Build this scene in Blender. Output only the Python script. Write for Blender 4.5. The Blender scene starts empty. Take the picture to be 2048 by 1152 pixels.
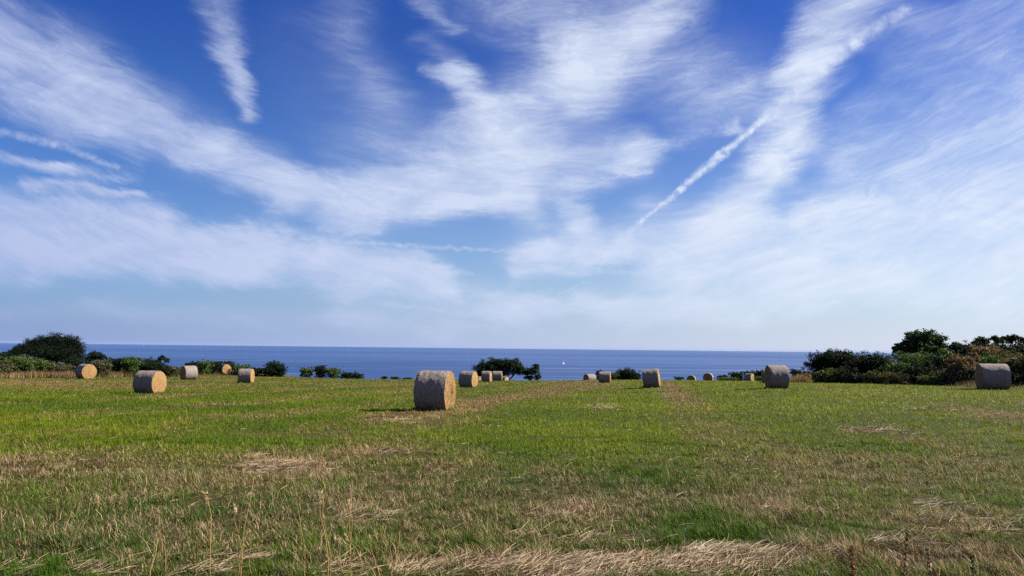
import bpy, math, random
import numpy as np
from mathutils import Vector, Matrix

SC = bpy.context.scene
COL = SC.collection
R = math.radians
rng = np.random.default_rng(11)

# ------------------------------------------------------------------ camera
F_PX = 1600.0                      # focal length in pixels of a 2048 px wide frame
CAM = np.array([0.0, 0.0, 1.5])
PITCH = math.atan(120 / F_PX)
ROLL = 0.0113
fw = np.array([0, math.cos(PITCH), math.sin(PITCH)])
r0 = np.array([1.0, 0, 0]); u0 = np.cross(r0, fw)
RT = math.cos(ROLL) * r0 + math.sin(ROLL) * u0
UP = np.cross(RT, fw)
cam_d = bpy.data.cameras.new('camera'); cam = bpy.data.objects.new('camera', cam_d); COL.objects.link(cam)
m = Matrix(((RT[0], UP[0], -fw[0], CAM[0]), (RT[1], UP[1], -fw[1], CAM[1]), (RT[2], UP[2], -fw[2], CAM[2]), (0, 0, 0, 1)))
cam.matrix_world = m
cam_d.sensor_width = 36; cam_d.lens = F_PX / 2048 * 36
cam_d.clip_start = 0.1; cam_d.clip_end = 300000
SC.camera = cam

def ray(px, py):
    d = (px - 1024) / F_PX * RT - (py - 576) / F_PX * UP + fw
    return d / d[1]                 # unit step in +Y

def to_px(x, y, z):
    dx, dy, dz = x - CAM[0], y - CAM[1], z - CAM[2]
    w = np.maximum(dx * fw[0] + dy * fw[1] + dz * fw[2], .05)
    cx = (dx * RT[0] + dy * RT[1] + dz * RT[2]) / w
    cy = (dx * UP[0] + dy * UP[1] + dz * UP[2]) / w
    return 1024 + cx * F_PX, 576 - cy * F_PX

# ------------------------------------------------------------------ noise in numpy
_T = np.random.default_rng(5).random((256, 256))
def vnoise(x, y, seed=0):
    x = np.asarray(x, float) + seed * 17.37; y = np.asarray(y, float) + seed * 9.11
    xi = np.floor(x).astype(int); yi = np.floor(y).astype(int)
    fx = x - xi; fy = y - yi
    fx = fx * fx * (3 - 2 * fx); fy = fy * fy * (3 - 2 * fy)
    a = _T[xi & 255, yi & 255]; b = _T[(xi + 1) & 255, yi & 255]
    c = _T[xi & 255, (yi + 1) & 255]; d = _T[(xi + 1) & 255, (yi + 1) & 255]
    return (a * (1 - fx) + b * fx) * (1 - fy) + (c * (1 - fx) + d * fx) * fy
def fbm(x, y, seed=0, oct=4):
    s = 0; a = .5; t = 0
    for i in range(oct):
        s = s + a * vnoise(np.asarray(x) * 2 ** i, np.asarray(y) * 2 ** i, seed + i); t += a; a *= .55
    return s / t
def sstep(a, b, x):
    t = np.clip((np.asarray(x, float) - a) / (b - a), 0, 1)
    return t * t * (3 - 2 * t)

# ------------------------------------------------------------------ terrain
SEA_Z = -40.0
def bank(x, y):
    s_ = (x - 24.6) * .973 + (y - 63) * .227           # earth bank under the right hand scrub
    z = 1.25 * sstep(2.5, 11, s_) * (1 - sstep(70, 84, y)) * sstep(25, 42, y)
    s_ = -((x + 45) * .72 - (y - 88) * .69)             # low bank under the left hedge
    return z + .7 * sstep(0, 7, s_) * sstep(66, 80, y) * sstep(-22, -40, x)
def ground(x, y):
    x = np.asarray(x, float); y = np.asarray(y, float)
    yy = np.maximum(y, 2.0)
    z = .1 - .026 * yy + .55 * sstep(-2, 18, x) * sstep(8, 30, y) * (1 - .45 * sstep(72, 104, y))
    z = z + .28 * sstep(80, 100, y) * sstep(-20, -36, x)
    z = z + (fbm(x * .12, y * .12, 3, 3) - .5) * .16 * sstep(6, 14, y)
    z = z - .1 * (1 - sstep(-4, 6, y)) * 0
    z = z + bank(x, y) - .16 * sstep(50, 90, y)
    e = np.maximum(y - 105, 0)
    z = z - .008 * e * e
    return np.maximum(z, SEA_Z - 6)

def hit(px, py, lo=2.0, hi=125.0):
    d = ray(px, py); ys = np.linspace(lo, hi, 6000)
    f = CAM[2] + d[2] * ys - ground(d[0] * ys, ys)
    k = np.argmax(f <= 0)
    if f[k] > 0: k = len(ys) - 1
    y = ys[k]
    return d[0] * y, y

# ------------------------------------------------------------------ object helpers
def link(o, parent=None):
    COL.objects.link(o)
    if parent: o.parent = parent
    return o
def tag(o, label=None, cat=None, group=None, kind=None):
    if label: o['label'] = label
    if cat: o['category'] = cat
    if group: o['group'] = group
    if kind: o['kind'] = kind
    return o
def empty(name, loc):
    o = bpy.data.objects.new(name, None); o.location = loc; o.empty_display_size = .3
    return link(o)
def mesh_np(name, verts, loops, starts, mat, parent=None, col=None, loc=None, smooth=False):
    me = bpy.data.meshes.new(name)
    verts = np.ascontiguousarray(verts, np.float32); loops = np.ascontiguousarray(loops, np.int32).ravel()
    starts = np.ascontiguousarray(starts, np.int32)
    me.vertices.add(len(verts)); me.vertices.foreach_set('co', verts.ravel())
    me.loops.add(len(loops)); me.loops.foreach_set('vertex_index', loops)
    me.polygons.add(len(starts)); me.polygons.foreach_set('loop_start', starts)
    if smooth: me.polygons.foreach_set('use_smooth', np.ones(len(starts), bool))
    me.update(calc_edges=True)
    if col is not None:
        a = me.attributes.new('col', 'FLOAT_COLOR', 'POINT')
        c = np.ones((len(verts), 4), np.float32); c[:, :3] = col
        a.data.foreach_set('color', c.ravel())
    me.materials.append(mat)
    o = bpy.data.objects.new(name, me)
    if loc is not None: o.location = loc
    return link(o, parent)
def grid_faces(nu, nv, wrap=False, off=0):
    u = np.arange(nu if wrap else nu - 1); v = np.arange(nv - 1)
    U, V = np.meshgrid(u, v, indexing='ij'); U2 = (U + 1) % nu
    f = np.stack([U * nv + V, U2 * nv + V, U2 * nv + V + 1, U * nv + V + 1], -1).reshape(-1, 4)
    return f + off

# ------------------------------------------------------------------ node helpers
class NT:
    def __init__(s, nt): s.t = nt; s.n = nt.nodes; s.l = nt.links
    def new(s, typ, **kw):
        n = s.n.new(typ)
        for k, v in kw.items(): setattr(n, k, v)
        return n
    def put(s, sock, v):
        if isinstance(v, bpy.types.NodeSocket): s.l.new(v, sock)
        elif v is not None:
            try: sock.default_value = v
            except Exception: sock.default_value = (v, v, v)
    def math(s, op, a, b=None, c=None, clamp=False):
        n = s.new('ShaderNodeMath', operation=op); n.use_clamp = clamp
        for i, v in enumerate((a, b, c)):
            if v is not None: s.put(n.inputs[i], v)
        return n.outputs[0]
    def vmath(s, op, a, b=None, out=0):
        n = s.new('ShaderNodeVectorMath', operation=op)
        s.put(n.inputs[0], a)
        if b is not None: s.put(n.inputs[1], b)
        return n.outputs[out]
    def scale(s, a, k):
        n = s.new('ShaderNodeVectorMath', operation='SCALE'); s.put(n.inputs[0], a); s.put(n.inputs['Scale'], k)
        return n.outputs[0]
    def noise(s, vec, scale, detail=3, rough=.5, dist=0.0, out='Fac'):
        n = s.new('ShaderNodeTexNoise'); s.put(n.inputs['Vector'], vec); s.put(n.inputs['Scale'], scale)
        n.inputs['Detail'].default_value = detail; n.inputs['Roughness'].default_value = rough
        n.inputs['Distortion'].default_value = dist
        return n.outputs[out]
    def rng(s, v, a, b, c, d, interp='LINEAR'):
        n = s.new('ShaderNodeMapRange', interpolation_type=interp)
        for i, q in enumerate((v, a, b, c, d)): s.put(n.inputs[i], q)
        return n.outputs[0]
    def mix(s, f, a, b, blend='MIX'):
        n = s.new('ShaderNodeMix', data_type='RGBA', blend_type=blend)
        s.put(n.inputs[0], f)
        for i, v in ((6, a), (7, b)):
            if isinstance(v, tuple) and len(v) == 3: v = (*v, 1)
            s.put(n.inputs[i], v)
        return n.outputs[2]
    def mapping(s, vec, scale=(1, 1, 1), rot=(0, 0, 0), loc=(0, 0, 0)):
        n = s.new('ShaderNodeMapping'); s.put(n.inputs[0], vec)
        n.inputs['Scale'].default_value = scale; n.inputs['Rotation'].default_value = rot; n.inputs['Location'].default_value = loc
        return n.outputs[0]

def material(name):
    m = bpy.data.materials.new(name); m.use_nodes = True; m.node_tree.nodes.clear()
    t = NT(m.node_tree); out = t.new('ShaderNodeOutputMaterial')
    return m, t, out
def principled(t, out, base, rough=.8, spec=.3, bump=None):
    p = t.new('ShaderNodeBsdfPrincipled')
    if isinstance(base, tuple) and len(base) == 3: base = (*base, 1)
    t.put(p.inputs['Base Color'], base); t.put(p.inputs['Roughness'], rough); p.inputs['Specular IOR Level'].default_value = spec
    if bump is not None:
        b = t.new('ShaderNodeBump'); b.inputs['Strength'].default_value = bump[1]; b.inputs['Distance'].default_value = bump[2]
        t.put(b.inputs['Height'], bump[0]); t.l.new(b.outputs[0], p.inputs['Normal'])
    t.l.new(p.outputs[0], out.inputs['Surface'])
    return p
def leaf_material(name, trans=.35, rough=.45, spec=.35, gloss_tint=None):
    m, t, out = material(name)
    a = t.new('ShaderNodeAttribute', attribute_name='col')
    p = t.new('ShaderNodeBsdfPrincipled'); t.put(p.inputs['Base Color'], a.outputs['Color'])
    p.inputs['Roughness'].default_value = rough; p.inputs['Specular IOR Level'].default_value = spec
    tr = t.new('ShaderNodeBsdfTranslucent')
    t.put(tr.inputs['Color'], t.mix(1.0, a.outputs['Color'], (1.25, 1.2, .7), 'MULTIPLY'))
    mx = t.new('ShaderNodeMixShader'); mx.inputs[0].default_value = trans
    t.l.new(p.outputs[0], mx.inputs[1]); t.l.new(tr.outputs[0], mx.inputs[2]); t.l.new(mx.outputs[0], out.inputs['Surface'])
    return m

# ------------------------------------------------------------------ light
SUN_AZ, SUN_EL = 80.0, 33.0        # degrees clockwise from the view axis, degrees up
S = Vector((math.cos(R(SUN_EL)) * math.sin(R(SUN_AZ)), math.cos(R(SUN_EL)) * math.cos(R(SUN_AZ)), math.sin(R(SUN_EL))))
sd = bpy.data.lights.new('sun', 'SUN'); sd.energy = 5.0; sd.angle = R(.5); sd.color = (1, .93, .82)
so = bpy.data.objects.new('sun', sd); so.rotation_euler = S.to_track_quat('Z', 'Y').to_euler(); so.location = (40, 0, 60); link(so)

# ------------------------------------------------------------------ world: Nishita sky with high cirrus and contrails
W = bpy.data.worlds.new('World'); SC.world = W; W.use_nodes = True; W.node_tree.nodes.clear()
w = NT(W.node_tree)
sky = w.new('ShaderNodeTexSky', sky_type='NISHITA'); sky.sun_disc = False
sky.sun_elevation = R(SUN_EL); sky.sun_rotation = R(SUN_AZ)
sky.air_density = 1.0; sky.dust_density = .6; sky.ozone_density = 3.0; sky.altitude = 0
tc = w.new('ShaderNodeTexCoord')
sep = w.new('ShaderNodeSeparateXYZ'); w.l.new(tc.outputs['Generated'], sep.inputs[0])
dx, dy, dz = sep.outputs
front = w.rng(dy, .08, .25, 0, 1, 'SMOOTHSTEP')
dys = w.math('MAXIMUM', dy, .08)
qx = w.math('DIVIDE', dx, dys); qz = w.math('DIVIDE', dz, dys)
cq = w.new('ShaderNodeCombineXYZ'); w.l.new(qx, cq.inputs[0]); w.l.new(qz, cq.inputs[1])
Q = cq.outputs[0]
# wind warps the bands: a broad swirl and a fine fray
wa = w.scale(w.vmath('SUBTRACT', w.noise(w.mapping(Q, (1, 1.8, 1)), 4.0, 3, .55, 0, 'Color'), (.5, .5, .5)), .085)
cf = w.new('ShaderNodeCombineXYZ'); w.l.new(qx, cf.inputs[0])           # fibres fan out of the horizon
w.l.new(w.math('SUBTRACT', qz, w.math('MULTIPLY', w.math('MULTIPLY', qx, qx), .40)), cf.inputs[1])
QF = cf.outputs[0]
wb = w.scale(w.vmath('SUBTRACT', w.noise(w.mapping(QF, (.38, 1.2, 1)), 26.0, 8, .72, .6, 'Color'), (.5, .5, .5)), .055)
wb = w.vmath('MULTIPLY', wb, (1.0, .45, 0))
wd_ = w.scale(w.vmath('SUBTRACT', w.noise(w.mapping(QF, (.6, 1.3, 1)), 85.0, 6, .7, 0, 'Color'), (.5, .5, .5)), .014)
QB = w.vmath('ADD', w.vmath('ADD', w.vmath('ADD', Q, wa), wb), wd_)                         # for cirrus bands
wc = w.scale(w.vmath('SUBTRACT', w.noise(Q, 60.0, 6, .65, 0, 'Color'), (.5, .5, .5)), .014)
QT = w.vmath('ADD', Q, wc)                                             # for fresh contrails
# node group: soft stroke from A to B
g = bpy.data.node_groups.new('cloud_stroke', 'ShaderNodeTree')
for nm, ty in (('P', 'NodeSocketVector'), ('A', 'NodeSocketVector'), ('BA', 'NodeSocketVector'), ('W1', 'NodeSocketFloat'), ('DW', 'NodeSocketFloat'), ('Amp', 'NodeSocketFloat'), ('Prev', 'NodeSocketFloat')):
    g.interface.new_socket(nm, in_out='INPUT', socket_type=ty)
g.interface.new_socket('D', in_out='OUTPUT', socket_type='NodeSocketFloat')
G = NT(g); gi = G.new('NodeGroupInput'); go = G.new('NodeGroupOutput')
eps = G.scale(gi.outputs['BA'], G.math('MULTIPLY', gi.outputs['Prev'], 1e-7))     # keeps the strokes evaluated one after another
pa = G.vmath('SUBTRACT', G.vmath('ADD', gi.outputs['P'], eps), gi.outputs['A'])
hh = G.math('DIVIDE', G.vmath('DOT_PRODUCT', pa, gi.outputs['BA'], 1), G.vmath('DOT_PRODUCT', gi.outputs['BA'], gi.outputs['BA'], 1), clamp=True)
sc_ = G.new('ShaderNodeVectorMath', operation='SCALE'); G.l.new(gi.outputs['BA'], sc_.inputs[0]); G.l.new(hh, sc_.inputs['Scale'])
dist = G.vmath('LENGTH', G.vmath('SUBTRACT', pa, sc_.outputs[0]), None, 1)
wid = G.math('MULTIPLY_ADD', hh, gi.outputs['DW'], gi.outputs['W1'])
fall = G.rng(G.math('DIVIDE', dist, wid), 0, 1, 1, 0, 'SMOOTHSTEP')
fall = G.math('MULTIPLY', fall, gi.outputs['Amp'])
# 1-(1-prev)(1-fall)
res = G.math('SUBTRACT', G.math('ADD', gi.outputs['Prev'], fall), G.math('MULTIPLY', gi.outputs['Prev'], fall))
G.l.new(res, go.inputs[0])
def stroke(P, prev, x1, y1, x2, y2, w1, w2, amp):
    a = ray(x1, y1); b = ray(x2, y2)
    n = w.new('ShaderNodeGroup'); n.node_tree = g
    w.l.new(P, n.inputs['P'])
    n.inputs['A'].default_value = (a[0], a[2], 0); n.inputs['BA'].default_value = (b[0] - a[0], b[2] - a[2], 0)
    n.inputs['W1'].default_value = w1 / F_PX; n.inputs['DW'].default_value = (w2 - w1) / F_PX; n.inputs['Amp'].default_value = amp
    w.put(n.inputs['Prev'], prev)
    return n.outputs[0]
BANDS = [
 (-150,10,180,185,165,130,.60),(180,185,420,300,130,95,.62),(420,300,560,370,95,80,.5),(480,360,720,430,75,70,.58),(60,170,420,320,42,46,.3),
 (-100,60,150,80,130,110,.25),(-100,150,200,260,60,60,.25),(215,270,290,330,40,30,.38),
 (435,-40,470,110,72,58,.42),(470,110,500,215,50,36,.52),
 (-60,322,160,350,34,20,.75),(130,356,290,362,26,14,.5),(60,384,340,392,24,14,.65),
 (-150,430,330,440,78,55,.78),(-150,490,520,510,95,80,.82),(330,455,560,490,40,36,.5),(420,490,880,560,75,55,.80),(860,560,1165,612,46,24,.72),(700,600,1250,640,60,60,.35),(60,520,900,585,36,34,.4),(-100,610,900,650,40,50,.28),(850,600,1500,625,44,60,.4),(1000,505,1240,520,30,34,.3),(560,505,850,520,14,12,.4),
 (560,395,960,390,75,85,.62),(640,450,760,470,40,24,.3),(700,430,1000,300,110,150,.60),(1000,300,1160,150,165,150,.50),(1160,150,1330,-10,110,130,.5),(1130,190,1300,40,55,50,.32),
 (1000,-40,1220,80,170,190,.42),(905,150,960,235,46,70,.5),(850,140,925,205,26,40,.4),(850,60,920,160,40,50,.25),(820,-30,900,40,40,30,.34),(920,235,1050,205,30,22,.2),
 (900,370,1260,300,90,80,.55),(1240,310,1480,238,38,20,.5),(850,425,1200,370,50,40,.35),
 (690,20,770,230,95,85,.25),(600,60,700,300,140,140,.10),(700,300,900,260,120,120,.15),
 (1145,405,1165,470,58,62,.66),(1050,420,1090,500,85,70,.45),(1040,530,1260,500,52,40,.66),
 (1740,-40,1620,120,125,80,.62),(1610,130,1600,240,76,78,.55),(1600,240,1530,330,84,90,.62),(1530,330,1450,450,90,95,.58),(1450,450,1370,520,95,90,.55),(1640,20,1560,130,50,40,.3),
 (1400,180,1540,200,150,100,.38),(1350,80,1500,120,150,120,.16),(1300,420,1420,440,70,70,.45),(1200,470,1420,500,60,70,.45),
 (1690,320,2120,230,90,110,.45),(1650,420,2120,330,100,130,.58),(1450,490,2120,430,100,120,.70),(1720,200,2120,70,70,80,.34),(1820,40,2150,-60,60,80,.25),(1780,100,2150,-10,70,90,.28),
 (1690,250,2120,150,60,80,.3),(1560,560,2120,520,80,110,.65),(1180,600,2120,590,60,100,.5),(1300,520,1620,560,70,70,.5),
]
LINES = [
 (-40,255,110,288,13,13,.5),(110,288,235,335,14,10,.42),
 (1280,442,1360,380,4,10,.75),(1360,380,1440,312,11,15,.85),(1440,312,1533,236,14,10,.85),(1232,488,1288,436,18,8,.5),(1195,538,1235,490,10,14,.35),
 (1528,240,1640,140,18,22,.48),(1640,140,1710,82,24,26,.55),(1710,82,1815,18,24,16,.45),(1545,225,1660,122,46,40,.2),
 (605,477,800,490,7,8,.5),(800,490,1050,505,8,6,.42),(640,456,760,468,12,8,.35),(690,466,760,482,5,4,.3),(1205,358,1300,344,5,5,.4),(1120,588,1152,570,5,3,.35),(1160,563,1182,566,4,3,.35),
 (1690,490,1910,428,16,12,.3),(800,515,830,516,9,7,.4),(860,538,945,548,12,6,.4),(1093,288,1104,310,8,6,.25),(770,608,890,620,9,6,.3),
 (1040,545,1500,545,9,7,.22),(480,335,520,355,5,4,.3),
]
D = 0.0
for s_ in BANDS: D = stroke(QB, D, *s_[:4], s_[4] * 1.06, s_[5] * 1.06, s_[6])
T_ = 0.0
T_ = w.math('MULTIPLY', D, 1e-7)
for s_ in LINES: T_ = stroke(QT, T_, *s_)
fib = w.noise(w.vmath('ADD', w.mapping(QF, (5, 26, 1)), w.scale(wa, 14.0)), 1.5, 10, .70, .5)
fin = w.noise(w.mapping(QF, (26, 90, 1)), 1.0, 6, .7, .5)
pat = w.noise(w.mapping(Q, (1, 2.2, 1)), 5.5, 7, .66, .9)
tex = w.math('ADD', w.rng(fib, .25, .75, .62, 1.2), w.math('MULTIPLY', w.math('SUBTRACT', fin, .5), .22))
tex = w.math('MULTIPLY', tex, w.rng(pat, .3, .7, .72, 1.18))
fray = w.noise(w.vmath('ADD', w.mapping(QF, (9, 40, 1)), w.scale(wa, 30.0)), 1.0, 12, .74, .5)
edge = w.math('MULTIPLY', D, w.math('SUBTRACT', 1.05, D))
Dn = w.math('MULTIPLY_ADD', w.math('MULTIPLY', edge, w.math('SUBTRACT', fray, .5)), 4.6, D)
Dn = w.rng(Dn, .03, .95, 0, 1, 'SMOOTHSTEP')
Dn = w.math('ADD', w.math('MULTIPLY', Dn, .62), w.math('MULTIPLY', D, .42))
alpha = w.math('MULTIPLY', w.math('MULTIPLY', Dn, tex), 1.08)
# a thin veil over the whole sky, thicker towards the sun and the horizon, as cirrus haze
elev = w.math('MAXIMUM', dz, 0.0)
sdot = w.vmath('DOT_PRODUCT', tc.outputs['Generated'], tuple(S), 1)
puff = w.noise(Q, 95.0, 3, .6)
T2 = w.math('MULTIPLY', T_, w.rng(puff, .3, .65, .3, 1.2))
alpha = w.math('SUBTRACT', w.math('ADD', alpha, T2), w.math('MULTIPLY', alpha, T2))
alpha = w.math('MULTIPLY', alpha, front, clamp=True)
alpha = w.math('ADD', alpha, w.math('MULTIPLY', w.math('SUBTRACT', 1, front), .25))
hz = w.math('POWER', w.math('SUBTRACT', 1, w.math('MINIMUM', elev, 1.0)), 7.0)
veil = w.math('MULTIPLY', hz, .96)
cr = w.new('ShaderNodeValToRGB'); w.put(cr.inputs[0], w.rng(sdot, -.38, .52, 0, 1))
cr.color_ramp.elements[0].color = (.27, .365, .71, 1); cr.color_ramp.elements[1].color = (.80, .85, .99, 1)
q_ = cr.color_ramp.elements.new(.47); q_.color = (.47, .575, .86, 1)
hcol = w.scale(cr.outputs[0], 10.0)
bright = w.rng(sdot, -.4, .7, .78, 1.2)
ccol = w.mix(w.rng(sdot, -.45, .5, 0, 1), (4.5, 5.4, 8.7), (8.2, 9.1, 10.8))
hs = w.new('ShaderNodeHueSaturation'); w.l.new(sky.outputs[0], hs.inputs['Color']); hs.inputs['Saturation'].default_value = 1.38
lo = w.rng(dz, .08, .36, 0, 1)
skyc = w.mix(1.0, hs.outputs[0], w.mix(lo, (.52, .98, 1.42), (.42, .62, 1.24)), 'MULTIPLY')
final = w.scale(w.mix(alpha, w.mix(veil, skyc, hcol), ccol), .60)
bg = w.new('ShaderNodeBackground'); w.l.new(final, bg.inputs['Color']); bg.inputs['Strength'].default_value = .05
W.cycles.sampling_method = 'NONE'
wo = w.new('ShaderNodeOutputWorld'); w.l.new(bg.outputs[0], wo.inputs['Surface'])

SC.view_settings.view_transform = 'Standard'; SC.view_settings.look = 'None'
SC.view_settings.exposure = 1.6; SC.view_settings.gamma = 1.0
SC.render.engine = 'CYCLES'
SC.cycles.max_bounces = 6; SC.cycles.diffuse_bounces = 3; SC.cycles.transmission_bounces = 3; SC.cycles.glossy_bounces = 2
SC.cycles.transparent_max_bounces = 6; SC.cycles.caustics_reflective = False; SC.cycles.caustics_refractive = False
SC.cycles.use_denoising = False

# ------------------------------------------------------------------ ground sheet and sea
def axis(lo, hi, fine_lo, fine_hi, step, grow=1.25):
    a = list(np.arange(fine_lo, fine_hi + 1e-6, step)); s = step
    while a[-1] < hi: s *= grow; a.append(min(a[-1] + s, hi))
    b = []; s = step; p = fine_lo
    while p > lo: s *= grow; p = max(p - s, lo); b.append(p)
    return np.array(b[::-1] + a)

def dry_px(px, py):
    """how much dead straw stands among the green, laid out as the mown field shows it"""
    d = np.full(np.shape(px), .28)
    def spot(cx, cy, rx, ry, a):
        return a * np.exp(-((px - cx) / rx) ** 2 - ((py - cy) / ry) ** 2)
    for s in ((300, 780, 420, 14, .22), (60, 765, 140, 8, .35), (700, 775, 260, 10, .15), (250, 835, 500, 22, .05), (480, 960, 560, 48, .36), (40, 940, 260, 40, .2),
              (560, 930, 110, 20, .5), (760, 906, 90, 10, .5), (160, 1080, 300, 60, .26), (1700, 960, 400, 60, .04), (1000, 985, 500, 60, .03), (1200, 1000, 900, 110, -.05), (700, 1030, 160, 60, .15),
              (790, 835, 90, 9, .45), (900, 815, 90, 8, .35), (1000, 800, 120, 9, .3), (1120, 785, 120, 9, .35), (1230, 775, 60, 8, .4), (1205, 805, 60, 16, .4), (900, 769, 420, 6, .3), (1260, 766, 160, 6, .3), (150, 770, 240, 6, .2),
              (1100, 850, 180, 25, -.25), (900, 920, 300, 25, .12), (1150, 1030, 260, 28, .42), (1000, 1075, 200, 20, .25), (1330, 1000, 160, 30, .3),
              (1650, 805, 520, 60, -.28), (1150, 860, 260, 30, -.12), (1480, 870, 140, 14, .12), (1750, 940, 330, 40, .24), (1650, 1040, 320, 40, -.08), (1550, 1020, 80, 30, .4),
              (1745, 862, 60, 8, .6), (1800, 884, 40, 5, .6), (1860, 819, 45, 5, .6), (1970, 832, 90, 8, .35), (1900, 1040, 160, 20, .4), (1930, 1060, 90, 14, .4),
              (1350, 1125, 500, 22, .6), (1000, 1140, 260, 18, .5), (1800, 1110, 250, 30, .3), (1950, 960, 150, 40, .1)):
        d = d + spot(*s)
    return d

def dryness(x, y, z):
    px, py = to_px(x, y, z)
    d = dry_px(px, py)
    # windrows left by the mower run away from the camera, slightly to the right
    ca, sa = math.cos(.16), math.sin(.16)
    u = x * ca - y * sa; v = x * sa + y * ca
    d = d + (fbm(u * .55, v * .08, 21, 4) - .5) * .62
    d = d + (fbm(u * .50, v * .008, 25, 2) - .5) * 1.15 * sstep(10, 26, v)
    d = d + (fbm(x * .9, y * .5, 31, 4) - .5) * .75
    d = d + (fbm(x * 4, y * 3, 41, 3) - .5) * .5 + .5 * sstep(.1, .4, bank(x, y))
    return d, px, py

gx = axis(-900, 900, -60, 60, .8); gy = axis(-400, 260, 0, 118, .6)
GX, GY = np.meshgrid(gx, gy, indexing='ij'); GZ = ground(GX, GY)
dr, _, _ = dryness(GX, GY, GZ)
dr = np.clip(dr, 0, 1)[..., None]
gcol = (1 - dr) * np.array([.028, .045, .004]) + dr * np.array([.085, .058, .024])
m_ground, t, out = material('soil_and_thatch')
a = t.new('ShaderNodeAttribute', attribute_name='col')
pos = t.new('ShaderNodeNewGeometry').outputs['Position']
n1 = t.noise(pos, 9.0, 5, .65); n2 = t.noise(pos, 60.0, 4, .6)
cc = t.mix(t.rng(n1, .35, .7, 0, .7), a.outputs['Color'], (.035, .024, .014))
cc = t.mix(t.rng(n2, .58, .8, 0, .45), cc, (.15, .115, .05))
principled(t, out, cc, .95, .1, (n2, .6, .05))
o = mesh_np('ground', np.stack([GX, GY, GZ], -1).reshape(-1, 3), grid_faces(len(gx), len(gy)), np.arange((len(gx) - 1) * (len(gy) - 1)) * 4, m_ground, col=gcol.reshape(-1, 3), smooth=True)
tag(o, kind='structure')

m_sea, t, out = material('sea_water')
pos = t.new('ShaderNodeNewGeometry').outputs['Position']
sy_ = t.new('ShaderNodeSeparateXYZ'); t.put(sy_.inputs[0], pos)
near = t.rng(sy_.outputs[1], 1500, 5000, 1, 0, 'SMOOTHSTEP')
band = t.noise(t.mapping(pos, (.00010, .00034, 1), (0, 0, .03)), 1.0, 2, .5, .4)
slick = t.noise(t.mapping(pos, (.0011, .0085, 1), (0, 0, -.03), (30, 8, 0)), 1.0, 3, .55, 1.0)
wide = t.noise(t.mapping(pos, (.0003, .0020, 1), (0, 0, .02), (3, 5, 0)), 1.0, 1, .5, 1.0)
base = t.mix(t.rng(band, .40, .62, 0, 1), (.005, .030, .115), (.015, .053, .165))
base = t.mix(t.math('MULTIPLY', t.rng(slick, .50, .64, 0, .75), near), base, (.055, .105, .20))
base = t.mix(t.rng(wide, .56, .66, 0, .55), base, (.045, .092, .19))
slick = t.math('MULTIPLY', slick, near)
p = principled(t, out, base, t.rng(slick, .55, .7, .45, .36), .35)
th = np.linspace(0, 2 * math.pi, 97)[:-1]
rad = np.array([60, 150, 400, 1000, 2500, 6000, 14000, 20000, 35000, 60000])
sv = [[0, 400, SEA_Z]]
for r_ in rad: sv += [[r_ * math.cos(q), 400 + r_ * math.sin(q), SEA_Z] for q in th]
sl = []; ss = []; k = 0
for i in range(96): sl += [0, 1 + i, 1 + (i + 1) % 96]; ss.append(k); k += 3
for j in range(len(rad) - 1):
    for i in range(96):
        i2 = (i + 1) % 96
        sl += [1 + j * 96 + i, 1 + (j + 1) * 96 + i, 1 + (j + 1) * 96 + i2, 1 + j * 96 + i2]; ss.append(k); k += 4
tag(mesh_np('sea', np.array(sv), np.array(sl), ss, m_sea), kind='structure')

# ------------------------------------------------------------------ blades
def blades(pts, h, wd, lean, az, face, col, bent):
    """pts n,3; a blade leans towards az by lean*h; face = direction of its width"""
    n = len(pts)
    wv = np.stack([np.cos(face), np.sin(face), np.zeros(n)], -1) * wd[:, None] * .5
    lv = np.stack([np.cos(az), np.sin(az), np.zeros(n)], -1) * (lean * h)[:, None]
    upv = np.zeros((n, 3)); upv[:, 2] = h * np.sqrt(np.maximum(1 - lean ** 2, .02))
    if bent:
        mid = pts + lv * .33 + upv * .6
        V = np.stack([pts - wv, pts + wv, mid + wv * .75, mid - wv * .75, pts + lv + upv], 1).reshape(-1, 3)
        b = (np.arange(n) * 5)[:, None]
        L = np.concatenate([b + [0, 1, 2, 3], b + [3, 2, 4]], 1).ravel()
        st = (np.arange(n) * 7)[:, None] + [0, 4]
        return V, L, st.ravel(), np.repeat(col, 5, 0)
    V = np.stack([pts - wv, pts + wv, pts + lv + upv], 1).reshape(-1, 3)
    return V, np.arange(n * 3), np.arange(n) * 3, np.repeat(col, 3, 0)
def merge(parts):
    V = []; L = []; St = []; C = []; v0 = l0 = 0
    for v, l, s, c in parts:
        V.append(v); L.append(np.asarray(l).ravel() + v0); St.append(np.asarray(s) + l0); C.append(c)
        v0 += len(v); l0 += np.size(l)
    return np.concatenate(V), np.concatenate(L), np.concatenate(St), np.concatenate(C)

m_grass = leaf_material('grass_blades', .32, .5, .06)
m_straw = leaf_material('dry_straw', .2, .6, .2)

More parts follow.
